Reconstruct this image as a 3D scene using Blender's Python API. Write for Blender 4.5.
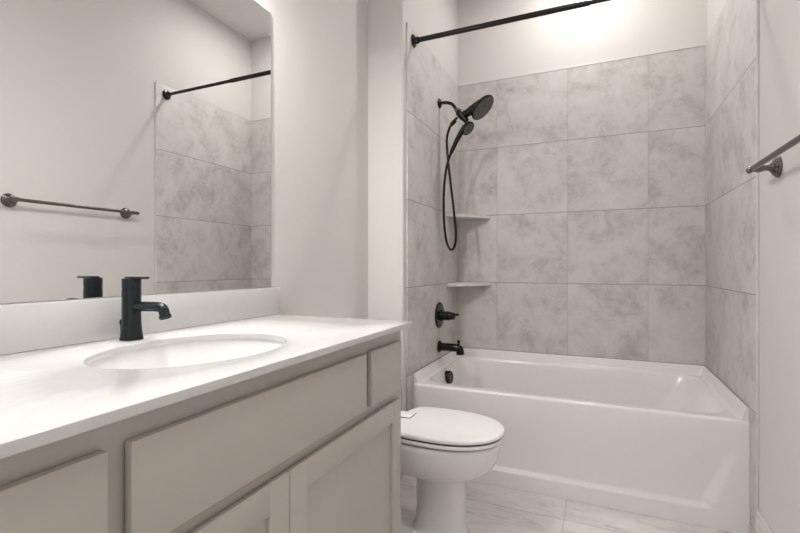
import bpy, bmesh, math, random
from mathutils import Vector, Matrix
PI = math.pi
for o in list(bpy.data.objects): bpy.data.objects.remove(o)
SC = bpy.context.scene
COL = SC.collection

# ------------------------------------------------------------------ camera
cd = bpy.data.cameras.new('camera'); cam = bpy.data.objects.new('camera', cd); COL.objects.link(cam)
cd.sensor_width = 36.0; cd.lens = 451.4 / 800 * 36.0; cd.shift_y = -0.0006; cd.clip_start = 0.02
cam.location = (0, 0, 1.1229); cam.rotation_euler = (PI / 2, 0, 0.4174)
SC.camera = cam
# ------------------------------------------------------------------ world, exposure
w = bpy.data.worlds.new('world'); SC.world = w; w.use_nodes = True
bg = w.node_tree.nodes['Background']; bg.inputs[0].default_value = (1.0, 0.985, 0.97, 1); bg.inputs[1].default_value = 0.75
SC.view_settings.view_transform = 'Standard'; SC.view_settings.look = 'None'
SC.view_settings.gamma = 1; SC.view_settings.use_curve_mapping = False
SC.view_settings.exposure = 0.27
# ------------------------------------------------------------------ lamps
def lamp(name, kind, loc, power, size, col=(1, 0.978, 0.952), rot=(0, 0, 0)):
    l = bpy.data.lights.new(name, kind); l.energy = power; l.color = col
    if kind == 'AREA': l.shape = 'DISK'; l.size = size; l.spread = math.radians(178)
    else: l.shadow_soft_size = size
    o = bpy.data.objects.new(name, l); COL.objects.link(o); o.location = loc; o.rotation_euler = rot
    return o
TUB_LAMP = (-0.10, 2.75); ADDED_LAMP = (-0.22, 0.25)
lamp('tub_lamp', 'AREA', (TUB_LAMP[0], TUB_LAMP[1], 3.145), 8.3, 0.13)
lamp('added_room_lamp', 'AREA', (ADDED_LAMP[0], ADDED_LAMP[1], 3.145), 8.5, 0.13)  # assumed unseen lamp, added to fill the room with light
VAN_Y = (0.46, 0.72, 0.98)
for y in VAN_Y: lamp('vanity_lamp', 'POINT', (-1.015, y, 2.278), 16.5, 0.03)

# ------------------------------------------------------------------ node helpers
class NT:
    def __init__(s, name):
        s.m = bpy.data.materials.new(name); s.m.use_nodes = True
        s.t = s.m.node_tree; s.b = s.t.nodes['Principled BSDF']
    def n(s, typ, **k):
        x = s.t.nodes.new(typ)
        for a, v in k.items(): setattr(x, a, v)
        return x
    def put(s, sock, v):
        if hasattr(v, 'is_linked') or hasattr(v, 'links'): s.t.links.new(v, sock)
        else: sock.default_value = v
    def math(s, op, a, b=0.0, c=0.0):
        x = s.n('ShaderNodeMath', operation=op)
        for i, v in enumerate((a, b, c)): s.put(x.inputs[i], v)
        return x.outputs[0]
    def ramp(s, f, stops):
        x = s.n('ShaderNodeValToRGB'); e = x.color_ramp.elements
        while len(e) < len(stops): e.new(0.5)
        for i, (p, c) in enumerate(stops): e[i].position = p; e[i].color = (*c, 1)
        s.put(x.inputs[0], f); return x.outputs[0]
    def noise(s, vec, scale, detail=5, rough=0.55, dist=0.0):
        x = s.n('ShaderNodeTexNoise'); s.put(x.inputs['Vector'], vec); x.inputs['Scale'].default_value = scale
        x.inputs['Detail'].default_value = detail; x.inputs['Roughness'].default_value = rough; x.inputs['Distortion'].default_value = dist
        return x.outputs[0]
    def mix(s, f, a, b, mode='MIX'):
        x = s.n('ShaderNodeMix', data_type='RGBA', blend_type=mode)
        s.put(x.inputs[0], f); s.put(x.inputs[6], a if not isinstance(a, tuple) else (*a, 1)); s.put(x.inputs[7], b if not isinstance(b, tuple) else (*b, 1))
        return x.outputs[2]
    def pos(s): return s.n('ShaderNodeTexCoord').outputs['Object']
    def bump(s, h, strength, dist=0.002):
        x = s.n('ShaderNodeBump'); x.inputs['Strength'].default_value = strength; x.inputs['Distance'].default_value = dist
        s.put(x.inputs['Height'], h); s.t.links.new(x.outputs[0], s.b.inputs['Normal'])
def plain(name, col, rough=0.5, metal=0.0, spec=0.5, var=0.03, vscale=6.0, bump=0.0, bscale=300, coat=0.0):
    t = NT(name); p = t.pos()
    f = t.noise(p, vscale, 3)
    a = tuple(max(0, c * (1 - var)) for c in col); b = tuple(min(1, c * (1 + var)) for c in col)
    t.put(t.b.inputs['Base Color'], t.ramp(f, [(0.3, a), (0.7, b)]))
    t.b.inputs['Roughness'].default_value = rough; t.b.inputs['Metallic'].default_value = metal
    t.b.inputs['Specular IOR Level'].default_value = spec
    if coat: t.b.inputs['Coat Weight'].default_value = coat; t.b.inputs['Coat Roughness'].default_value = 0.05
    if bump: t.bump(t.noise(p, bscale, 2), bump, 0.0006)
    return t.m
def tile_mat(name, ua, va, u0, v0, du, dv, stops, grout, gw, scale, stretch=(1, 1, 1), rough=0.42, brick=0.0, faint=0.55):
    t = NT(name); p = t.pos()
    sp = t.n('ShaderNodeSeparateXYZ'); t.put(sp.inputs[0], p)
    U, V = sp.outputs[ua], sp.outputs[va]
    v = t.math('DIVIDE', t.math('SUBTRACT', V, v0), dv); cv = t.math('FLOOR', v)
    u = t.math('DIVIDE', t.math('SUBTRACT', U, u0), du)
    if brick: u = t.math('ADD', u, t.math('MULTIPLY', cv, brick))
    cu = t.math('FLOOR', u)
    def edge(x, d):   # metres to the nearest joint
        f = t.math('FRACT', x); return t.math('MULTIPLY', t.math('MINIMUM', f, t.math('SUBTRACT', 1.0, f)), d)
    g = t.math('MINIMUM', t.math('ADD', edge(u, du), gw * 0.15), edge(v, dv))
    joint = t.math('LESS_THAN', g, gw); upright = t.math('LESS_THAN', edge(u, du), t.math('SUBTRACT', edge(v, dv), 0.002)); shade = t.math('MULTIPLY', joint, t.math('SUBTRACT', 1.0, t.math('MULTIPLY', upright, faint)))
    # each tile takes its own piece of stone pattern
    off = t.n('ShaderNodeCombineXYZ')
    t.put(off.inputs[0], t.math('ADD', t.math('MULTIPLY', cu, 7.31), t.math('MULTIPLY', cv, 3.17)))
    t.put(off.inputs[1], t.math('MULTIPLY', cv, 5.83)); t.put(off.inputs[2], t.math('MULTIPLY', cu, 2.71))
    ad = t.n('ShaderNodeVectorMath', operation='MULTIPLY'); t.put(ad.inputs[0], p); ad.inputs[1].default_value = stretch
    ad2 = t.n('ShaderNodeVectorMath', operation='ADD'); t.put(ad2.inputs[0], ad.outputs[0]); t.put(ad2.inputs[1], off.outputs[0])
    q = ad2.outputs[0]
    cloud = t.noise(q, scale, 7, 0.62, 0.6)
    fine = t.noise(q, scale * 4.5, 6, 0.7, 0.8)
    f = t.math('ADD', t.math('MULTIPLY', cloud, 0.62), t.math('MULTIPLY', fine, 0.38))
    c = t.ramp(f, stops)
    c = t.mix(shade, c, grout)
    t.put(t.b.inputs['Base Color'], c); t.b.inputs['Roughness'].default_value = rough
    t.b.inputs['Specular IOR Level'].default_value = 0.4
    h = t.math('ADD', t.math('MULTIPLY', t.math('SUBTRACT', 1.0, joint), 1.0), t.math('MULTIPLY', fine, 0.12))
    t.bump(h, 0.35, 0.0015)
    return t.m

WALLC = (0.71, 0.684, 0.660)
M = {}
M['paint'] = plain('wall_paint', WALLC, 0.6, spec=0.25, var=0.012, vscale=1.5, bump=0.10, bscale=180)
M['ceil'] = plain('ceiling_paint', (0.74, 0.725, 0.71), 0.7, spec=0.2, var=0.01, bump=0.1, bscale=150)
M['trim'] = plain('white_trim_paint', (0.74, 0.72, 0.695), 0.35, var=0.01)
TS = [(0.33, (0.38, 0.362, 0.340)), (0.42, (0.515, 0.491, 0.464)), (0.50, (0.612, 0.588, 0.562)), (0.65, (0.685, 0.666, 0.645))]
GR = (0.25, 0.237, 0.222)
ZT, DZ, DU = 2.432, 0.475, 0.4685
M['tile_back'] = tile_mat('wall_tile_stone_back', 0, 2, -0.665, ZT, DU, DZ, TS, GR, 0.0019, 4.2)
M['tile_left'] = tile_mat('wall_tile_stone_left', 1, 2, 2.748, ZT, 0.54, DZ, TS, GR, 0.0019, 4.2)
M['tile_right'] = tile_mat('wall_tile_stone_right', 1, 2, 2.10, ZT, 1.20, DZ, TS, GR, 0.0019, 4.2)
FS = [(0.32, (0.36, 0.335, 0.31)), (0.44, (0.63, 0.60, 0.575)), (0.52, (0.74, 0.715, 0.69)), (0.68, (0.82, 0.80, 0.78))]
M['floor'] = tile_mat('floor_tile_marbled', 0, 1, -0.147, 2.122, 0.610, 0.305, FS, (0.40, 0.375, 0.35), 0.0018, 5.0, (0.55, 2.2, 1), 0.38, 0.0, 0.2)
M['cab'] = plain('greige_cabinet_paint', (0.500, 0.468, 0.430), 0.38, spec=0.4, var=0.02, vscale=3)
M['gap'] = plain('dark_cabinet_inside', (0.03, 0.028, 0.025), 0.8)
M['quartz'] = plain('white_quartz', (0.64, 0.635, 0.635), 0.16, spec=0.5, var=0.012, vscale=25)
M['porc'] = plain('white_vitreous_china', (0.87, 0.868, 0.862), 0.10, spec=0.5, var=0.005, coat=0.4)
M['seat'] = plain('white_seat_plastic', (0.92, 0.92, 0.92), 0.22, spec=0.5, var=0.005)
M['acryl'] = plain('white_tub_acrylic', (0.80, 0.775, 0.765), 0.20, spec=0.5, var=0.006, coat=0.2)
M['black'] = plain('matte_black_metal', (0.0045, 0.0042, 0.004), 0.26, 0.0, spec=0.32, var=0.1)
M['blackgloss'] = plain('dark_bronze_metal', (0.008, 0.007, 0.0065), 0.22, 0.0, spec=0.4, var=0.1)
M['faucet'] = plain('satin_black_faucet', (0.005, 0.0105, 0.0145), 0.20, 0.0, spec=0.4, var=0.1)
M['rubber_gap_shade'] = plain('dark_rubber_and_gap_shade', (0.03, 0.03, 0.03), 0.7)  # bumpers, and the dark colour for the shaded gap at the hinge
M['nickel'] = plain('brushed_dark_nickel', (0.19, 0.175, 0.16), 0.27, 1.0, var=0.08, vscale=60)
M['face'] = plain('grey_spray_face', (0.10, 0.095, 0.09), 0.45, 0.0, var=0.6, vscale=160)
M['stone'] = plain('shelf_stone', (0.68, 0.66, 0.635), 0.4, var=0.07, vscale=14)
mm = NT('mirror_silver'); mm.b.inputs['Base Color'].default_value = (0.935, 0.94, 0.935, 1); mm.b.inputs['Metallic'].default_value = 1; mm.b.inputs['Roughness'].default_value = 0.0
M['mirror'] = mm.m
M['mirror_edge'] = plain('mirror_polished_edge', (0.42, 0.44, 0.43), 0.15, 0.0, spec=0.8)
em = NT('lit_lens'); em.b.inputs['Emission Color'].default_value = (1, 0.96, 0.92, 1); em.b.inputs['Emission Strength'].default_value = 3.0; em.b.inputs['Base Color'].default_value = (0.8, 0.8, 0.8, 1)
M['lens'] = em.m
M['shade'] = plain('frosted_glass_shade', (0.8, 0.78, 0.75), 0.4)

# ------------------------------------------------------------------ mesh helpers
def obj(name, bm, mat, parent=None, angle=32, smooth=True):
    bmesh.ops.recalc_face_normals(bm, faces=bm.faces)
    me = bpy.data.meshes.new(name); bm.to_mesh(me); bm.free()
    if smooth:
        for p in me.polygons: p.use_smooth = True
        me.set_sharp_from_angle(angle=math.radians(angle))
    mats = mat if isinstance(mat, list) else [mat]
    for m in mats: me.materials.append(m)
    o = bpy.data.objects.new(name, me); COL.objects.link(o)
    if parent is not None:
        o.parent = parent; o.matrix_parent_inverse = Matrix.Translation(-parent.location)
    return o
def tag(o, label, cat, group=None):
    o['label'] = label; o['category'] = cat
    if group: o['group'] = group
    return o
def thing(name, label, cat, loc=(0, 0, 0), group=None):
    o = bpy.data.objects.new(name, None); o.empty_display_size = 0.05; COL.objects.link(o); o.location = loc
    return tag(o, label, cat, group)
def struct(name, bm, mat, **k):
    o = obj(name, bm, mat, **k); o['kind'] = 'structure'; return o
def B(): return bmesh.new()
def box(bm, x0, x1, y0, y1, z0, z1, bev=0.0, seg=2):
    vs = [bm.verts.new(p) for p in [(x0, y0, z0), (x1, y0, z0), (x1, y1, z0), (x0, y1, z0), (x0, y0, z1), (x1, y0, z1), (x1, y1, z1), (x0, y1, z1)]]
    fs = [bm.faces.new([vs[i] for i in q]) for q in [(3, 2, 1, 0), (4, 5, 6, 7), (0, 1, 5, 4), (1, 2, 6, 5), (2, 3, 7, 6), (3, 0, 4, 7)]]
    if bev:
        es = list({e for f in fs for e in f.edges})
        bmesh.ops.bevel(bm, geom=es, offset=bev, segments=seg, profile=0.5, affect='EDGES')
    return bm
def loft(bm, rings, cap0=True, cap1=True, closed=True):
    vr = [[bm.verts.new(p) for p in r] for r in rings]
    n = len(vr[0])
    for a, b in zip(vr, vr[1:]):
        for i in range(n if closed else n - 1):
            j = (i + 1) % n
            try: bm.faces.new((a[i], a[j], b[j], b[i]))
            except ValueError: pass
    if cap0: bm.faces.new(list(reversed(vr[0])))
    if cap1: bm.faces.new(vr[-1])
    return bm
def frame(d):
    d = d.normalized(); up = Vector((0, 0, 1)) if abs(d.z) < 0.95 else Vector((1, 0, 0))
    a = d.cross(up).normalized(); return a, d.cross(a).normalized()
def smooth_path(pts, n=8):
    P = [Vector(p) for p in pts]; out = []
    Q = [2 * P[0] - P[1]] + P + [2 * P[-1] - P[-2]]
    for i in range(1, len(Q) - 2):
        a, b, c, d = Q[i - 1:i + 3]
        for k in range(n):
            t = k / n
            out.append(0.5 * ((2 * b) + (c - a) * t + (2 * a - 5 * b + 4 * c - d) * t * t + (3 * b - a - 3 * c + d) * t ** 3))
    out.append(P[-1]); return out
def tube(bm, pts, r, n=14, flat=None):
    P = [Vector(p) for p in pts]; R = r if isinstance(r, (list, tuple)) else [r] * len(P)
    rings = []; a = None
    for i, p in enumerate(P):
        d = (P[min(i + 1, len(P) - 1)] - P[max(i - 1, 0)]).normalized()
        if a is None: a, b = frame(d)
        else:
            a = (a - d * a.dot(d)).normalized(); b = d.cross(a).normalized()
        rings.append([p + (a * math.cos(2 * PI * k / n) + b * math.sin(2 * PI * k / n)) * R[i] for k in range(n)])
    return loft(bm, rings)
def lathe(bm, base, axis, prof, n=32):
    """prof: list of (distance along axis, radius)"""
    base = Vector(base); axis = Vector(axis).normalized(); a, b = frame(axis); rings = []
    for h, r in prof:
        rings.append([base + axis * h + (a * math.cos(2 * PI * k / n) + b * math.sin(2 * PI * k / n)) * max(r, 1e-5) for k in range(n)])
    return loft(bm, rings)
def rrect(x0, x1, y0, y1, r, z, k=8, m=6):
    out = []; r = max(r, 1e-4)
    cs = [(x1 - r, y0 + r, -PI / 2), (x1 - r, y1 - r, 0), (x0 + r, y1 - r, PI / 2), (x0 + r, y0 + r, PI)]
    for i, (cx, cy, a0) in enumerate(cs):
        arc = [Vector((cx + r * math.cos(a0 + PI / 2 * j / k), cy + r * math.sin(a0 + PI / 2 * j / k), z)) for j in range(k + 1)]
        out += arc
        nx, ny, a1 = cs[(i + 1) % 4]
        q = Vector((nx + r * math.cos(a1), ny + r * math.sin(a1), z))
        for j in range(1, m): out.append(arc[-1].lerp(q, j / m))
    return out
def egg(xb, xf, xc, y0, w, z, n=48, ef=2.2, eb=2.2):
    out = []
    for i in range(n):
        t = 2 * PI * i / n; ct, st = math.cos(t), math.sin(t)
        e = ef if ct >= 0 else eb
        sx = (xf - xc) if ct >= 0 else (xc - xb)
        out.append(Vector((xc + sx * math.copysign(abs(ct) ** (2 / e), ct), y0 + w * math.copysign(abs(st) ** (2 / e), st), z)))
    return out

# ------------------------------------------------------------------ setting
XL, XR, YB, YF = -0.945, 0.570, 3.186, 2.3066          # tile faces of the tub alcove, tub front
XW, XRP, XLP, YBP = -1.162, 0.580, -0.955, 3.196        # painted faces
YJ, YE, ZC = 2.190, 2.232, 3.162                        # wing face, front edge of the tile, ceiling
YN = -0.95                                              # wall behind the camera
struct('floor', box(B(), -1.30, 0.72, YN - 0.1, 3.32, -0.06, 0), M['floor'])
struct('ceiling', box(B(), -1.30, 0.72, YN - 0.1, 3.32, ZC, ZC + 0.08), M['ceil'])
struct('wall_left', box(B(), XW - 0.1, XW, YN, YJ + 0.01, 0, ZC), M['paint'])
bm = box(B(), XW - 0.1, XLP, YJ, YBP + 0.1, 0, ZC)
ed = [e for e in bm.edges if all(abs(v.co.x - XLP) < 1e-6 and abs(v.co.y - YJ) < 1e-6 for v in e.verts)]
bmesh.ops.bevel(bm, geom=ed, offset=0.012, segments=5, profile=0.5, affect='EDGES')
struct('wall_wing', bm, M['paint'])
struct('wall_right', box(B(), XRP, XRP + 0.1, YN, YBP + 0.1, 0, ZC), M['paint'])
struct('wall_back', box(B(), XLP, XRP, YBP, YBP + 0.1, 0, ZC), M['paint'])
bm = B()                                                # front wall, with a doorway opening added to let world light in
box(bm, XW - 0.1, -0.42, YN - 0.1, YN, 0, ZC); box(bm, 0.42, XRP + 0.1, YN - 0.1, YN, 0, ZC); box(bm, -0.42, 0.42, YN - 0.1, YN, 2.06, ZC)
struct('wall_front', bm, M['paint'])
struct('wall_tile_left', box(B(), XLP, XL, YE, YB, 0, ZT, 0.002), M['tile_left'])
struct('wall_tile_right', box(B(), XR, XRP, 2.2295, YB, 0, ZT, 0.002), M['tile_right'])
struct('wall_tile_back', box(B(), XLP, XRP, YB, YBP, 0.0, ZT), M['tile_back'])
bm = B()                                                # caulked top edge of the tiling
box(bm, XLP + 0.001, XL, YB - 0.001, YB + 0.009, ZT, ZT + 0.004); box(bm, XL, XR, YB - 0.0015, YBP - 0.001, ZT, ZT + 0.009, 0.001)
struct('trim_1', bm, M['trim'])
struct('trim_2', box(B(), XR - 0.0005, XRP - 0.0002, 2.2255, 2.2292, 0, ZT, 0.002), M['stone'])
def baseboard(name, pts_box, axis):
    bm = B()
    x0, x1, y0, y1 = pts_box
    box(bm, x0, x1, y0, y1, 0, 0.126, 0.002)
    if axis == 'R': box(bm, x0 + 0.005, x1, y0, y1, 0.126, 0.147, 0.003)
    elif axis == 'L': box(bm, x0, x1 - 0.005, y0, y1, 0.126, 0.147, 0.003)
    else: box(bm, x0, x1, y0 + 0.005, y1, 0.126, 0.147, 0.003)
    struct(name, bm, M['trim'])
baseboard('baseboard_right', (XRP - 0.013, XRP, YN + 0.02, 2.2250), 'R')
baseboard('baseboard_left', (XW, XW + 0.013, 1.40, YJ - 0.014), 'L')
baseboard('baseboard_wing', (XW, XLP, YJ - 0.013, YJ), 'W')

# ------------------------------------------------------------------ bathtub
def sm(a, b, x):
    t = min(1, max(0, (x - a) / (b - a))); return t * t * (3 - 2 * t)
ZR, ZL = 0.4765, 0.531
G = 0.0015
tub = thing('bathtub', 'white alcove bathtub with panelled apron between the grey tiled walls', 'bathtub', (-0.19, 2.75, 0))
x0, x1, y0, y1 = XL + G, XR - G, YF, YB - G; yl = YF + 0.006
bm = B()
def upath(d, z, r):
    pts = [Vector((x0 + d, yl, z)), Vector((x0 + d, (y0 + y1) / 2, z))]
    for cx, cy, a0 in ((x0 + d + r, y1 - d - r, PI), (x1 - d - r, y1 - d - r, PI / 2)):
        pts += [Vector((cx + r * math.cos(a0 - PI / 2 * j / 8), cy + r * math.sin(a0 - PI / 2 * j / 8), z)) for j in range(9)]
    pts += [Vector((x1 - d, (y0 + y1) / 2, z)), Vector((x1 - d, yl, z))]
    return pts
prof = [(0, ZR - 0.003, 0.0005), (0, ZL - 0.002, 0.0005), (0.002, ZL, 0.002), (0.007, ZL, 0.004), (0.010, ZL - 0.003, 0.006), (0.022, ZR + 0.010, 0.03), (0.026, ZR + 0.005, 0.035), (0.033, ZR + 0.0014, 0.04), (0.042, ZR - 0.0004, 0.045), (0.043, ZR - 0.003, 0.045)]
vr = [[bm.verts.new(p) for p in upath(d, z, r)] for d, z, r in prof]
for a, b in zip(vr, vr[1:]):
    for i in range(len(a) - 1): bm.faces.new((a[i], a[i + 1], b[i + 1], b[i]))
bm.faces.new([r[0] for r in vr]); bm.faces.new([r[-1] for r in reversed(vr)])
# rim and basin
rings = [rrect(x0 + 0.004, x1 - 0.004, y0 + 0.012, y1 - 0.004, 0.004, ZR)]
OP = (x0 + 0.040, x1 - 0.048, y0 + 0.066, y1 - 0.046)
def basin(t, z, e=0.0):   # t: 0 at the rim, 1 at the bottom
    return rrect(OP[0] + e + 0.075 * t, OP[1] - e - 0.30 * t ** 1.15, OP[2] + e + 0.075 * t, OP[3] - e - 0.075 * t, 0.115 - e - 0.01 * t, z)
rings += [basin(0, ZR, -0.010), basin(0, ZR - 0.0015, -0.004), basin(0, ZR - 0.006, 0.0), basin(0.02, ZR - 0.016, 0.002)]
for t, z in ((0.10, 0.43), (0.22, 0.37), (0.36, 0.31), (0.5, 0.25), (0.64, 0.19), (0.74, 0.155), (0.84, 0.125), (0.95, 0.105), (1.12, 0.095), (1.35, 0.092)): rings.append(basin(t, z, 0.004))
loft(bm, rings, cap0=False)
# front roll and apron with its sunken panel
def apron_y(x, z):
    L = lambda xx: sm(0, 1, (xx) / 0.022 + 0.5)
    slant = 0.105 * (z - 0.08) / 0.30
    inx = L(x - (x0 + 0.152 - slant)) * L((x1 - 0.152 + slant) - x)
    inz = sm(0.078, 0.096, z)
    return YF + 0.024 * inx * inz * (1 - sm(0.10, 0.43, z))
xs = sorted(set([x0 + (x1 - x0) * i / 90 for i in range(91)]))
zs = [0.001, 0.03, 0.06, 0.074, 0.078, 0.082, 0.086, 0.090, 0.094, 0.098, 0.102, 0.106, 0.112] + [0.12 + (0.4625 - 0.12) * i / 14 for i in range(15)]
rows = [[Vector((x, apron_y(x, z), z)) for x in xs] for z in zs]
for j in range(1, 6):
    a = PI / 2 * j / 5
    rows.append([Vector((x, YF + 0.014 * (1 - math.cos(a)), 0.4625 + 0.014 * math.sin(a))) for x in xs])
vr = [[bm.verts.new(p) for p in r] for r in rows]
for a, b in zip(vr, vr[1:]):
    for i in range(len(a) - 1): bm.faces.new((a[i], a[i + 1], b[i + 1], b[i]))
for xe in (x0, x1):                                     # short side returns of the apron
    s = [bm.verts.new((xe, YF, z)) for z in (0.001, 0.47)] + [bm.verts.new((xe, YF + 0.12, z)) for z in (0.47, 0.001)]
    bm.faces.new(s)
obj('tub_shell', bm, M['acryl'], tub, angle=40)
ov = obj('overflow_cover', lathe(B(), (-0.905, 2.748, 0.415), (1, -0.10, 0.10), [(0, 0.041), (0.036, 0.041), (0.042, 0.038), (0.043, 0.030), (0.040, 0.028), (0.040, 0)]), M['blackgloss'], tub)
ov['label'] = 'round black overflow cover'
obj('drain', lathe(B(), (-0.66, 2.748, 0.092), (0, 0, 1), [(0, 0.034), (0.003, 0.034), (0.005, 0.03), (0.005, 0.02), (0.012, 0.019), (0.014, 0.016), (0.014, 0)]), M['black'], tub)

# ------------------------------------------------------------------ tub spout, valve, shelves
PY = 2.748
sp = thing('tub_spout', 'black tub spout with pull-up diverter above the left rim of the tub', 'tub spout', (XL, PY, 0.607))
obj('flange', lathe(B(), (XL + 0.001, PY, 0.607), (1, 0, 0), [(0, 0.038), (0.006, 0.038), (0.011, 0.034), (0.012, 0.027)]), M['black'], sp)
bm = B()
pp = smooth_path([(XL + 0.008, PY, 0.607), (XL + 0.06, PY, 0.607), (XL + 0.108, PY, 0.607), (XL + 0.130, PY, 0.603), (XL + 0.139, PY, 0.590), (XL + 0.141, PY, 0.572)], 5)
tube(bm, pp, [0.0255 if p.x < XL + 0.11 else 0.0245 for p in pp], 20)
obj('spout_body', bm, M['black'], sp)
obj('outlet_ring', lathe(B(), (XL + 0.141, PY, 0.576), (0.05, 0, -1), [(0, 0.026), (0.008, 0.026), (0.010, 0.023), (0.006, 0.020), (0.006, 0)]), M['black'], sp)
obj('diverter_knob', lathe(B(), (XL + 0.130, PY, 0.618), (0, 0, 1), [(0, 0.007), (0.020, 0.007), (0.022, 0.009), (0.034, 0.0095), (0.037, 0.007), (0.038, 0)], 16), M['black'], sp)

va = thing('shower_valve', 'round black shower valve plate with lever handle on the left tiled wall', 'shower valve', (XL, PY, 0.809))
obj('escutcheon', lathe(B(), (XL + 0.001, PY, 0.809), (1, 0, 0), [(0, 0.083), (0.004, 0.083), (0.009, 0.078), (0.012, 0.06), (0.013, 0.03)], 48), M['blackgloss'], va)
obj('sleeve', lathe(B(), (XL + 0.010, PY, 0.806), (1, 0, 0), [(0, 0.034), (0.02, 0.032), (0.022, 0.029), (0.060, 0.0285), (0.063, 0.025), (0.080, 0.0245), (0.083, 0.020)]), M['black'], va)
bm = B(); lathe(bm, (XL + 0.090, PY, 0.806), (1, 0, 0), [(0, 0.022), (0.012, 0.0215), (0.015, 0.017), (0.015, 0)])
tube(bm, smooth_path([(XL + 0.085, PY, 0.812), (XL + 0.110, PY, 0.815), (XL + 0.130, PY - 0.006, 0.818)], 5), [0.0085] * 6 + [0.0075] * 5, 12)
obj('lever_handle', bm, M['black'], va)

def shelf(z, label):
    pts = [(XL + 0.001, YB - 0.001), (XL + 0.001, YB - 0.285)]
    for i in range(1, 10):
        t = i / 10; px = XL + 0.240 * t; py = YB - 0.285 * (1 - t)
        bow = 0.020 * math.sin(PI * t); pts.append((px + bow * 0.75, py - bow * 0.65))
    pts += [(XL + 0.240, YB - 0.001)]
    bm = loft(B(), [[Vector((x, y, zz)) for x, y in pts] for zz in (z - 0.021, z)])
    bmesh.ops.bevel(bm, geom=list(bm.edges), offset=0.002, segments=2, affect='EDGES')
    return tag(obj('corner_shelf', bm, M['stone'], smooth=False), label, 'shelf', 'tiled corner shelves over the tub')
shelf(1.478, 'upper grey stone corner shelf, behind the hanging shower hose')
shelf(1.006, 'lower grey stone corner shelf, just above the valve handle')

# ------------------------------------------------------------------ shower head with hand shower
sh = thing('overhead_shower', 'large round black overhead shower head on its wall arm', 'shower head', (XL, PY, 2.169))
obj('flange', lathe(B(), (XL + 0.001, PY, 2.165), (1, 0, 0), [(0, 0.031), (0.004, 0.031), (0.010, 0.026), (0.014, 0.014)]), M['blackgloss'], sh)
obj('shower_arm', tube(B(), smooth_path([(XL + 0.004, PY, 2.165), (XL + 0.045, PY, 2.164), (XL + 0.085, PY, 2.150), (XL + 0.115, PY, 2.113)], 7), 0.0105, 16), M['blackgloss'], sh)
ax = Vector((0.62, 0, -0.78)).normalized(); jp = Vector((XL + 0.113, PY, 2.116))
cn = obj('swivel_collar', lathe(B(), jp, ax, [(0, 0.013), (0.003, 0.014), (0.006, 0.014), (0.008, 0.017), (0.024, 0.018), (0.026, 0.015)], 20), M['nickel'], sh)
cn['label'] = 'shiny metal swivel collar'
bp = jp + ax * 0.024
bm = B(); lathe(bm, bp, ax, [(0, 0.019), (0.006, 0.024), (0.05, 0.024), (0.062, 0.02), (0.085, 0.018), (0.092, 0.012)], 24)
obj('diverter_body', bm, M['black'], sh)
fn = Vector((0.70, -0.10, -0.70)).normalized(); hc = Vector((-0.655, PY - 0.005, 2.092))
bm = B(); lathe(bm, hc, -fn, [(0, 0.083), (0.006, 0.087), (0.014, 0.084), (0.022, 0.072), (0.030, 0.048), (0.034, 0.02), (0.034, 0)], 48)
q0 = bp + ax * 0.035; q1 = hc - fn * 0.036 + Vector((-0.004, 0, -0.004))
pp = smooth_path([q0, q0.lerp(q1, 0.35) + Vector((0, 0, -0.006)), q0.lerp(q1, 0.7), q1 + Vector((0.012, 0, 0.006))], 6)
tube(bm, pp, [0.022 + 0.012 * (i / (len(pp) - 1)) ** 1.5 for i in range(len(pp))], 20)
obj('head_shell', bm, M['black'], sh)
bm = B(); lathe(bm, hc - fn * 0.001, fn, [(0, 0.078), (0.002, 0.077), (0.003, 0.070), (0.003, 0)], 48)
a, b = frame(fn)
for ring, n in ((0.022, 8), (0.042, 14), (0.061, 20)):
    for k in range(n):
        c = hc + fn * 0.0015 + (a * math.cos(2 * PI * k / n) + b * math.sin(2 * PI * k / n)) * ring
        lathe(bm, c, fn, [(0, 0.0032), (0.004, 0.0022), (0.004, 0)], 6)
f = obj('spray_face', bm, M['face'], sh); f['label'] = 'dark grey nozzle face'

hs = thing('hand_shower', 'small black hand shower docked below the large head, on its looping hose', 'hand shower', (-0.77, PY, 1.98))
hn = Vector((0.70, -0.25, -0.62)).normalized(); h2 = Vector((-0.742, PY - 0.03, 1.969))
obj('head_shell', lathe(B(), h2, -hn, [(0, 0.043), (0.004, 0.046), (0.012, 0.045), (0.024, 0.036), (0.034, 0.020), (0.036, 0)], 32), M['black'], hs)
bm = B(); lathe(bm, h2 - hn * 0.001, hn, [(0, 0.039), (0.002, 0.038), (0.0025, 0)], 32)
a, b = frame(hn)
for ring, n in ((0.013, 6), (0.027, 12)):
    for k in range(n):
        lathe(bm, h2 + hn * 0.001 + (a * math.cos(2 * PI * k / n) + b * math.sin(2 * PI * k / n)) * ring, hn, [(0, 0.0026), (0.003, 0.002), (0.003, 0)], 6)
f = obj('spray_face', bm, M['face'], hs); f['label'] = 'dark grey nozzle face'
hp = [(-0.768, PY - 0.014, 1.992), (-0.790, PY - 0.010, 1.966), (-0.822, PY - 0.008, 1.918), (-0.848, PY - 0.006, 1.868), (-0.864, PY - 0.004, 1.838)]
pp = smooth_path(hp, 5)
obj('handle', tube(B(), pp, [0.019 - 0.008 * i / (len(pp) - 1) for i in range(len(pp))], 16), M['black'], hs)
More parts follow.
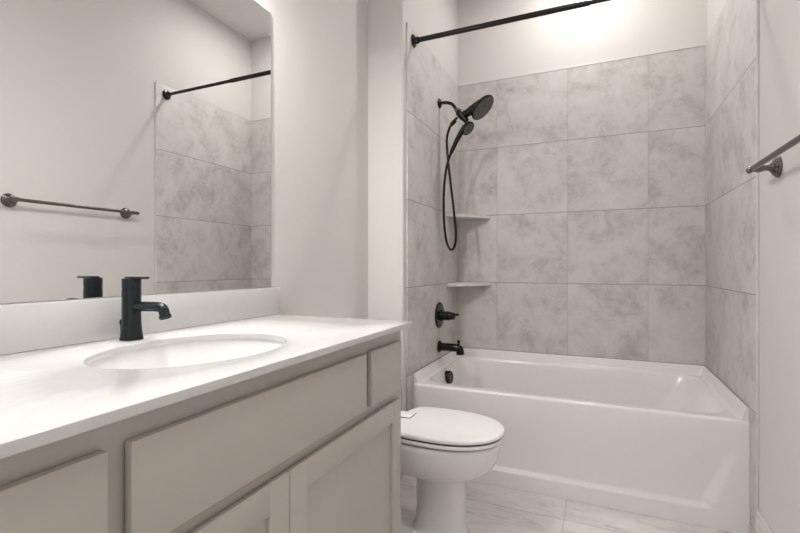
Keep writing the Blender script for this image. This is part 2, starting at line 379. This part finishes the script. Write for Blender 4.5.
hz = [(-0.8635, -0.004, 1.84), (-0.880, 0, 1.80), (-0.900, 0.004, 1.73), (-0.914, 0.006, 1.60), (-0.914, 0.006, 1.43), (-0.902, 0.004, 1.31), (-0.882, 0.0, 1.245), (-0.860, -0.004, 1.226), (-0.838, -0.008, 1.250), (-0.829, -0.012, 1.33), (-0.843, -0.014, 1.48), (-0.864, -0.016, 1.66), (-0.880, -0.020, 1.81), (-0.886, -0.020, 1.92), (-0.872, -0.014, 1.99), (-0.845, -0.008, 2.035), (-0.822, -0.004, 2.058)]
obj('hose', tube(B(), smooth_path([(x, PY + y, z) for x, y, z in hz], 8), 0.0078, 12), M['black'], hs)
bm = B(); lathe(bm, (-0.862, PY - 0.012, 2.012), (0.62, 0.1, 0.62), [(0, 0.009), (0.004, 0.0125), (0.030, 0.0135), (0.042, 0.012)], 16)
obj('hose_nut', bm, M['black'], hs)

# ------------------------------------------------------------------ curtain rod
RY, RZ = 2.310, 2.366
rd = thing('curtain_rod', 'straight black shower curtain rod spanning the tub from wall to wall', 'curtain rod', (-0.19, RY, RZ))
obj('outer_tube', tube(B(), [(XL + 0.01, RY, RZ), (-0.045, RY, RZ)], 0.0135, 20), M['blackgloss'], rd)
obj('inner_tube', tube(B(), [(-0.047, RY, RZ), (XR - 0.01, RY, RZ)], 0.0105, 20), M['blackgloss'], rd)
for xx, dx in ((XL + 0.001, 1), (XR - 0.001, -1)):
    obj('flange', lathe(B(), (xx, RY, RZ), (dx, 0, 0), [(0, 0.034), (0.003, 0.035), (0.008, 0.031), (0.011, 0.020), (0.030, 0.018), (0.034, 0.0145)]), M['blackgloss'], rd)

# ------------------------------------------------------------------ towel bar
TZ, TX = 1.474, 0.502
tb = thing('towel_bar', 'dark nickel towel bar with round wall rosettes on the right wall', 'towel bar', (XRP, 1.68, TZ))
obj('rail', tube(B(), [(TX, 1.318, TZ), (TX, 2.030, TZ)], 0.0098, 16), M['nickel'], tb)
for yy in (1.358, 2.008):
    p = obj('post', lathe(B(), (XRP - 0.018, yy, TZ), (-1, 0, 0), [(0, 0.022), (0.006, 0.017), (0.012, 0.011), (0.022, 0.0095), (0.032, 0.013), (0.040, 0.0145), (0.048, 0.013), (0.056, 0.0105), (0.066, 0.0125), (0.072, 0.009), (0.073, 0)], 24), M['nickel'], tb)
    obj('rosette', lathe(B(), (XRP - 0.0005, yy, TZ), (-1, 0, 0), [(0, 0.037), (0.004, 0.037), (0.007, 0.034), (0.009, 0.034), (0.013, 0.029), (0.015, 0.029), (0.020, 0.021)], 40), M['nickel'], tb)
for yy, s in ((1.318, -1), (2.030, 1)):
    obj('end_cap', lathe(B(), (TX, yy, TZ), (0, s, 0), [(-0.006, 0.0095), (0.0, 0.0115), (0.008, 0.0118), (0.015, 0.0095), (0.019, 0.005), (0.020, 0)], 20), M['nickel'], tb)

# ------------------------------------------------------------------ vanity
CZ, CT, CX = 0.937, 0.0158, -0.573
VY0, VY1 = 0.130, 1.366
FX, DX = -0.603, -0.585
vn = thing('vanity_cabinet', 'greige painted bathroom vanity cabinet with shaker doors under the white countertop', 'cabinet', (-0.88, 0.75, 0))
bm = B()
box(bm, XW + 0.002, FX - 0.018, VY0, VY0 + 0.016, 0, CZ - CT - 0.001); box(bm, XW + 0.002, FX - 0.018, VY1 - 0.016, VY1, 0, CZ - CT - 0.001, 0.001)
box(bm, XW + 0.002, FX - 0.018, VY0 + 0.016, VY1 - 0.016, 0.10, 0.118); box(bm, XW + 0.002, XW + 0.010, VY0 + 0.016, VY1 - 0.016, 0.118, CZ - CT - 0.001)
obj('cabinet_box', bm, M['cab'], vn)
ZT1 = CZ - CT - 0.001
bm = B()
ZR0, ZR1 = 0.712, 0.720                                  # rail between drawers and doors
for (a, b, c, d) in ((VY0, VY1, 0.868, ZT1), (VY0, VY1, 0.680, 0.750), (VY0, VY1, 0.10, 0.135)): box(bm, FX - 0.019, FX, a, b, c, d)
for (a, b, c, d) in ((VY0, VY0 + 0.045, 0, ZT1), (VY1 - 0.045, VY1, 0, ZT1), (0.375, 0.42, 0.74, 0.875), (1.088, 1.136, 0.74, 0.875)): box(bm, FX - 0.0188, FX - 0.0002, a, b, c, d)
obj('face_frame', bm, M['cab'], vn, smooth=False)
obj('toe_kick', box(B(), FX - 0.075, FX - 0.060, VY0 + 0.017, VY1 - 0.017, 0.0, 0.099), M['cab'], vn)
DT, DB = 0.882, 0.728
def slab(name, y0, y1, z0, z1): return obj(name, box(B(), FX + 0.0032, DX, y0, y1, z0, z1, 0.0013, 2), M['cab'], vn)
slab('drawer', 0.165, 0.383, DB, DT); slab('false_front', 0.415, 1.096, DB, DT); slab('drawer', 1.1245, 1.331, DB, DT)
def shaker(y0, y1, z0, z1):
    r = 0.060; bm = B()
    box(bm, FX + 0.0032, DX, y0, y0 + r, z0, z1, 0.0015); box(bm, FX + 0.0032, DX, y1 - r, y1, z0, z1, 0.0015)
    box(bm, FX + 0.0032, DX, y0 + r - 0.002, y1 - r + 0.002, z0, z0 + r, 0.0012); box(bm, FX + 0.0032, DX, y0 + r - 0.002, y1 - r + 0.002, z1 - r, z1, 0.0012)
    d = obj('door', bm, M['cab'], vn)
    p = obj('door_panel', box(B(), FX + 0.0012, DX - 0.0095, y0 + r - 0.003, y1 - r + 0.003, z0 + r - 0.003, z1 - r + 0.003), M['cab'])
    p.parent = d; p.matrix_parent_inverse = Matrix.Identity(4)
    return d
shaker(0.1930, 0.7575, 0.115, 0.6985); shaker(0.7605, 1.3250, 0.115, 0.6985)

# ------------------------------------------------------------------ countertop, backsplash, sink
SX, SY, SA, SBB = -0.843, 0.759, 0.178, 0.226
NS = 64
def ell(k, z): return [Vector((SX + SA * k * math.cos(2 * PI * i / NS), SY + (SBB - SA * (1 - k)) * math.sin(2 * PI * i / NS), z)) for i in range(NS)]
def rect_ring(x0, x1, y0, y1, z):
    out = []
    for i in range(NS):
        t = 2 * PI * i / NS; ct, st = math.cos(t), math.sin(t)
        k = min(((x1 if ct > 0 else x0) - SX) / ct if abs(ct) > 1e-9 else 9, ((y1 if st > 0 else y0) - SY) / st if abs(st) > 1e-9 else 9)
        out.append(Vector((SX + ct * k, SY + st * k, z)))
    for cx in (x0, x1):                                  # pull the nearest ring point onto each corner
        for cy in (y0, y1):
            i = min(range(NS), key=lambda q: (out[q] - Vector((cx, cy, z))).length); out[i] = Vector((cx, cy, z))
    return out
bm = B()
cx0, cx1, cy0, cy1 = XW + 0.001, CX, 0.115, 1.397; e = 0.0016
R = [rect_ring(cx0, cx1, cy0, cy1, CZ - CT), rect_ring(cx0, cx1, cy0, cy1, CZ - e), rect_ring(cx0 + e * .3, cx1 - e * .3, cy0 + e * .3, cy1 - e * .3, CZ - e * .3), rect_ring(cx0 + e, cx1 - e, cy0 + e, cy1 - e, CZ),
     ell(1.012, CZ), ell(1.004, CZ - 0.0008), ell(1.0, CZ - 0.003), ell(1.0, CZ - CT)]
loft(bm, R + [R[0]], cap0=False, cap1=False); bmesh.ops.remove_doubles(bm, verts=bm.verts, dist=1e-6)
tag(obj('countertop', bm, M['quartz'], angle=50), 'white quartz countertop with an oval sink cutout on the vanity', 'countertop')
tag(obj('backsplash', box(B(), XW + 0.001, -1.138, 0.115, 1.417, CZ + 0.0005, 1.041, 0.0015), M['quartz']), 'low white quartz backsplash strip standing behind the faucet below the mirror', 'backsplash')
sk = thing('sink', 'white oval undermount sink set into the vanity countertop', 'sink', (SX, SY, 0.78))
bm = B(); zt = CZ - CT - 0.0005
R = [ell(1.10, zt), ell(1.03, zt), ell(1.02, zt - 0.004), ell(1.0, zt - 0.02), ell(0.965, zt - 0.05), ell(0.90, zt - 0.085), ell(0.78, zt - 0.115), ell(0.58, zt - 0.132), ell(0.32, zt - 0.139), ell(0.13, zt - 0.141)]
R2 = [[p + Vector((0, 0, -0.010)) for p in r] for r in reversed(R)]
loft(bm, R + R2 + [R[0]], cap0=False, cap1=False); bmesh.ops.remove_doubles(bm, verts=bm.verts, dist=1e-6)
obj('basin', bm, M['porc'], sk, angle=60)
obj('drain', lathe(B(), (SX, SY, zt - 0.150), (0, 0, 1), [(0, 0.018), (0.009, 0.018), (0.010, 0.026), (0.012, 0.027), (0.013, 0.022), (0.018, 0.019), (0.019, 0)], 28), M['faucet'], sk)

# ------------------------------------------------------------------ faucet
fx, fy = -1.080, 0.7660
fa = thing('faucet', 'black single-lever faucet standing behind the oval sink', 'faucet', (fx, fy, CZ))
def sq(x, y, hx, hy, r, z): return rrect(x - hx, x + hx, y - hy, y + hy, r, z, 6, 2)
bm = B()
loft(bm, [sq(fx, fy, h, h, h * rr, CZ + z) for z, h, rr in [(0.0006, 0.0234, 0.64), (0.005, 0.0234, 0.64), (0.007, 0.0231, 0.68), (0.016, 0.0226, 0.78), (0.030, 0.0222, 0.90), (0.045, 0.0219, 0.97), (0.060, 0.0218, 0.985), (0.128, 0.0218, 0.985), (0.129, 0.0206, 0.98)]])
obj('faucet_body', bm, M['faucet'], fa)
bm = B(); lathe(bm, (fx, fy, CZ + 0.129), (0, 0, 1), [(0, 0.0208), (0.002, 0.0208), (0.0025, 0.0218), (0.023, 0.0218), (0.0255, 0.0214), (0.0262, 0.019), (0.0262, 0)], 36)
hd = obj('handle_cap', bm, M['faucet'], fa)
bm = B(); box(bm, fx - 0.014, fx + 0.054, fy - 0.0100, fy + 0.0100, CZ + 0.1535, CZ + 0.1592, 0.0025, 3)
obj('lever', bm, M['faucet'], fa)
bm = B(); pp = smooth_path([(fx + 0.015, fy, CZ + 0.085), (fx + 0.060, fy, CZ + 0.086), (fx + 0.098, fy, CZ + 0.0862), (fx + 0.1135, fy, CZ + 0.081), (fx + 0.121, fy, CZ + 0.064)], 6)
tube(bm, pp, 0.0122, 20)
obj('spout', bm, M['faucet'], fa)
obj('aerator', lathe(B(), pp[-1], pp[-1] - pp[-3], [(-0.003, 0.0140), (0.004, 0.0140), (0.005, 0.012), (0.003, 0.011), (0.003, 0)], 24), M['faucet'], fa)
bm = B(); lathe(bm, (fx - 0.030, fy - 0.006, CZ + 0.001), (0, 0, 1), [(0, 0.0025), (0.034, 0.0025), (0.036, 0.0038), (0.044, 0.0045), (0.049, 0.0035), (0.050, 0)], 14)
obj('lift_rod', bm, M['faucet'], fa)

# ------------------------------------------------------------------ mirror
mi = thing('wall_mirror', 'large frameless wall mirror above the white backsplash', 'mirror', (XW, 0.75, 1.042))
mz0, mz1, my0, my1 = 1.042, 2.097, 0.115, 1.386
bm = B()
bo = [Vector((-1.156, my0, mz0)), Vector((-1.156, my1, mz0)), Vector((-1.156, my1, mz1)), Vector((-1.156, my0, mz1))]
bm.faces.new([bm.verts.new(p) for p in bo]); 
g = obj('mirror_glass', box(B(), -1.1580, -1.1560, my0 + 0.002, my1 - 0.003, mz0 + 0.002, mz1 - 0.003), M['mirror'], mi, smooth=False); bm.free()
obj('mirror_backing', box(B(), XW + 0.0005, -1.1583, my0, my1, mz0, mz1), M['mirror_edge'], mi, smooth=False)
bm = B()                                                 # narrow polished edge around the glass
box(bm, -1.1583, -1.1562, my1 - 0.003, my1, mz0, mz1); box(bm, -1.1583, -1.1562, my0, my0 + 0.002, mz0, mz1)
box(bm, -1.1583, -1.1562, my0 + 0.002, my1 - 0.003, mz1 - 0.003, mz1); box(bm, -1.1583, -1.1562, my0 + 0.002, my1 - 0.003, mz0, mz0 + 0.002)
obj('polished_edge', bm, M['mirror_edge'], mi, smooth=False)

# ------------------------------------------------------------------ toilet
TY = 1.800
to = thing('toilet', 'white two-piece toilet with closed lid between the vanity and the tub', 'toilet', (-0.75, TY, 0))
bm = B()
R = [egg(-0.745, -0.492, -0.61, TY, 0.100, 0.0005), egg(-0.745, -0.492, -0.61, TY, 0.100, 0.010), egg(-0.735, -0.499, -0.61, TY, 0.092, 0.022), egg(-0.718, -0.505, -0.61, TY, 0.086, 0.06),
     egg(-0.712, -0.506, -0.61, TY, 0.084, 0.12), egg(-0.714, -0.504, -0.61, TY, 0.085, 0.250), egg(-0.725, -0.498, -0.61, TY, 0.092, 0.261), egg(-0.79, -0.468, -0.62, TY, 0.118, 0.271), egg(-0.87, -0.434, -0.63, TY, 0.142, 0.284), egg(-0.92, -0.408, -0.63, TY, 0.159, 0.301),
     egg(-0.955, -0.386, -0.63, TY, 0.172, 0.325), egg(-0.97, -0.372, -0.63, TY, 0.179, 0.362), egg(-0.975, -0.366, -0.63, TY, 0.182, 0.395), egg(-0.975, -0.364, -0.63, TY, 0.183, 0.414), egg(-0.972, -0.368, -0.63, TY, 0.180, 0.421), egg(-0.96, -0.38, -0.63, TY, 0.170, 0.423)]
loft(bm, R)
# rear foot and trapway
loft(bm, [rrect(-1.08, -0.62, TY - h, TY + h, 0.06, z) for z, h in ((0.0005, 0.098), (0.012, 0.098), (0.022, 0.090), (0.028, 0.072))])
tube(bm, smooth_path([(-0.90, TY, 0.25), (-1.00, TY, 0.22), (-1.03, TY, 0.12), (-1.02, TY, 0.02)], 6), 0.060, 18)
loft(bm, [rrect(-1.13, -0.90, TY - h, TY + h, 0.04, z) for z, h in ((0.26, 0.10), (0.30, 0.13), (0.40, 0.165), (0.418, 0.165))])
obj('bowl', bm, M['porc'], to, angle=55)
def seatlike(name, z0, z1, xb, xf, w, dome=0.0):
    xc = -0.60; bm = B(); h = z1 - z0; rr = min(h * 0.45, 0.010)
    R = [egg(xb + rr, xf - rr, xc, TY, w - rr, z0, 64, 2.15, 4.0)]
    for j in range(6):
        a = -PI / 2 + PI / 2 * j / 5
        R.append(egg(xb + rr * (1 - math.cos(a)), xf - rr * (1 - math.cos(a)), xc, TY, w - rr * (1 - math.cos(a)), z0 + rr + rr * math.sin(a), 64, 2.15, 4.0))
    for j in range(6):
        a = PI / 2 * j / 5
        R.append(egg(xb + rr * (1 - math.cos(a)), xf - rr * (1 - math.cos(a)), xc, TY, w - rr * (1 - math.cos(a)), z1 - rr + rr * math.sin(a), 64, 2.15, 4.0))
    for k in (0.85, 0.65, 0.4, 0.15):
        R.append([Vector((xc + (p.x - xc) * k, TY + (p.y - TY) * k, z1 + dome * (1 - k * k))) for p in R[-1 if k == 0.85 else 12]])
    loft(bm, R); return obj(name, bm, M['seat'], to, angle=60)
seatlike('seat', 0.4282, 0.4440, -0.80, -0.352, 0.186)
seatlike('lid', 0.4500, 0.4680, -0.800, -0.348, 0.188, 0.006)
obj('bumper', loft(B(), [egg(-0.79, -0.356, -0.60, TY, 0.180, z, 48, 2.15, 4.0) for z in (0.4438, 0.4500)]), M['rubber_gap_shade'], to)
obj('bumper', loft(B(), [egg(-0.79, -0.368, -0.60, TY, 0.171, z, 48, 2.15, 4.0) for z in (0.4225, 0.4285)]), M['rubber_gap_shade'], to)
obj('hinge_gap_shade', box(B(), -0.838, -0.7425, 1.7835, 1.8560, 0.4445, 0.4712), M['rubber_gap_shade'], to)  # dark block put in as the shade of the gap around the cover
obj('hinge_cover', box(B(), -0.838, -0.7465, 1.7880, 1.8575, 0.4445, 0.4735, 0.002, 2), M['seat'], to)
obj('tank', loft(B(), [rrect(-1.150 + 0.0, -0.955 + d, TY - h, TY + h, 0.03, z) for z, h, d in ((0.420, 0.185, -0.015), (0.44, 0.20, -0.004), (0.60, 0.21, 0.0), (0.765, 0.215, 0.003))]), M['porc'], to)
obj('tank_lid', loft(B(), [rrect(-1.156, -0.940 - d, TY - 0.225 + d, TY + 0.225 - d, 0.03, z) for z, d in ((0.7655, 0.002), (0.772, 0.0), (0.790, 0.0), (0.797, 0.004), (0.799, 0.012))]), M['porc'], to)
bm = B(); lathe(bm, (-0.953, TY - 0.15, 0.71), (1, 0, 0), [(0, 0.015), (0.006, 0.015), (0.010, 0.010), (0.016, 0.009), (0.016, 0)], 18); tube(bm, [(-0.942, TY - 0.15, 0.71), (-0.940, TY - 0.07, 0.702)], 0.006, 10)
obj('flush_lever', bm, M['nickel'], to)
for s in (-1, 1): obj('bolt_cap', lathe(B(), (-0.70, TY + s * 0.082, 0.024), (0, 0, 1), [(0, 0.012), (0.008, 0.011), (0.013, 0.006), (0.014, 0)], 14), M['seat'], to)

# ------------------------------------------------------------------ lamps as fixtures (above the frame)
def can(xy, label):
    t = thing('recessed_light', label, 'ceiling light', (xy[0], xy[1], ZC), 'recessed ceiling lights')
    bm = B(); R = []
    for r, z in ((0.062, 0.0), (0.085, 0.0), (0.085, -0.004), (0.080, -0.008), (0.068, -0.006), (0.062, 0.0)):
        R.append([Vector((xy[0] + r * math.cos(2 * PI * k / 40), xy[1] + r * math.sin(2 * PI * k / 40), ZC - 0.0005 + z)) for k in range(40)])
    loft(bm, R, False, False); obj('trim_ring', bm, M['trim'], t)
    obj('lens', lathe(B(), (xy[0], xy[1], ZC - 0.003), (0, 0, 1), [(0, 0.0615), (0.002, 0.0615)], 40), M['lens'], t)
can(TUB_LAMP, 'round recessed ceiling light above the bathtub'); can(ADDED_LAMP, 'added unseen recessed ceiling light over the open floor beside the vanity')  # second fixture is added to go with the assumed fill lamp
vl = thing('vanity_light', 'three-lamp wall light above the mirror', 'wall light', (XW, 0.75, 2.36))
obj('backplate', box(B(), XW + 0.0005, XW + 0.022, 0.38, 1.12, 2.34, 2.40, 0.004), M['black'], vl)
for y in VAN_Y:
    a = obj('arm', tube(B(), smooth_path([(XW + 0.02, y, 2.37), (-1.08, y, 2.385), (-1.015, y, 2.368), (-1.015, y, 2.35)], 5), 0.007, 10), M['black'], vl)
    bm = B(); R = []
    for r, z in ((0.02, 2.352), (0.045, 2.345), (0.058, 2.29), (0.062, 2.262), (0.059, 2.262), (0.055, 2.29), (0.042, 2.34), (0.004, 2.343)):
        R.append([Vector((-1.015 + r * math.cos(2 * PI * k / 28), y + r * math.sin(2 * PI * k / 28), z)) for k in range(28)])
    loft(bm, R, True, True); obj('lamp_shade', bm, M['shade'], vl)
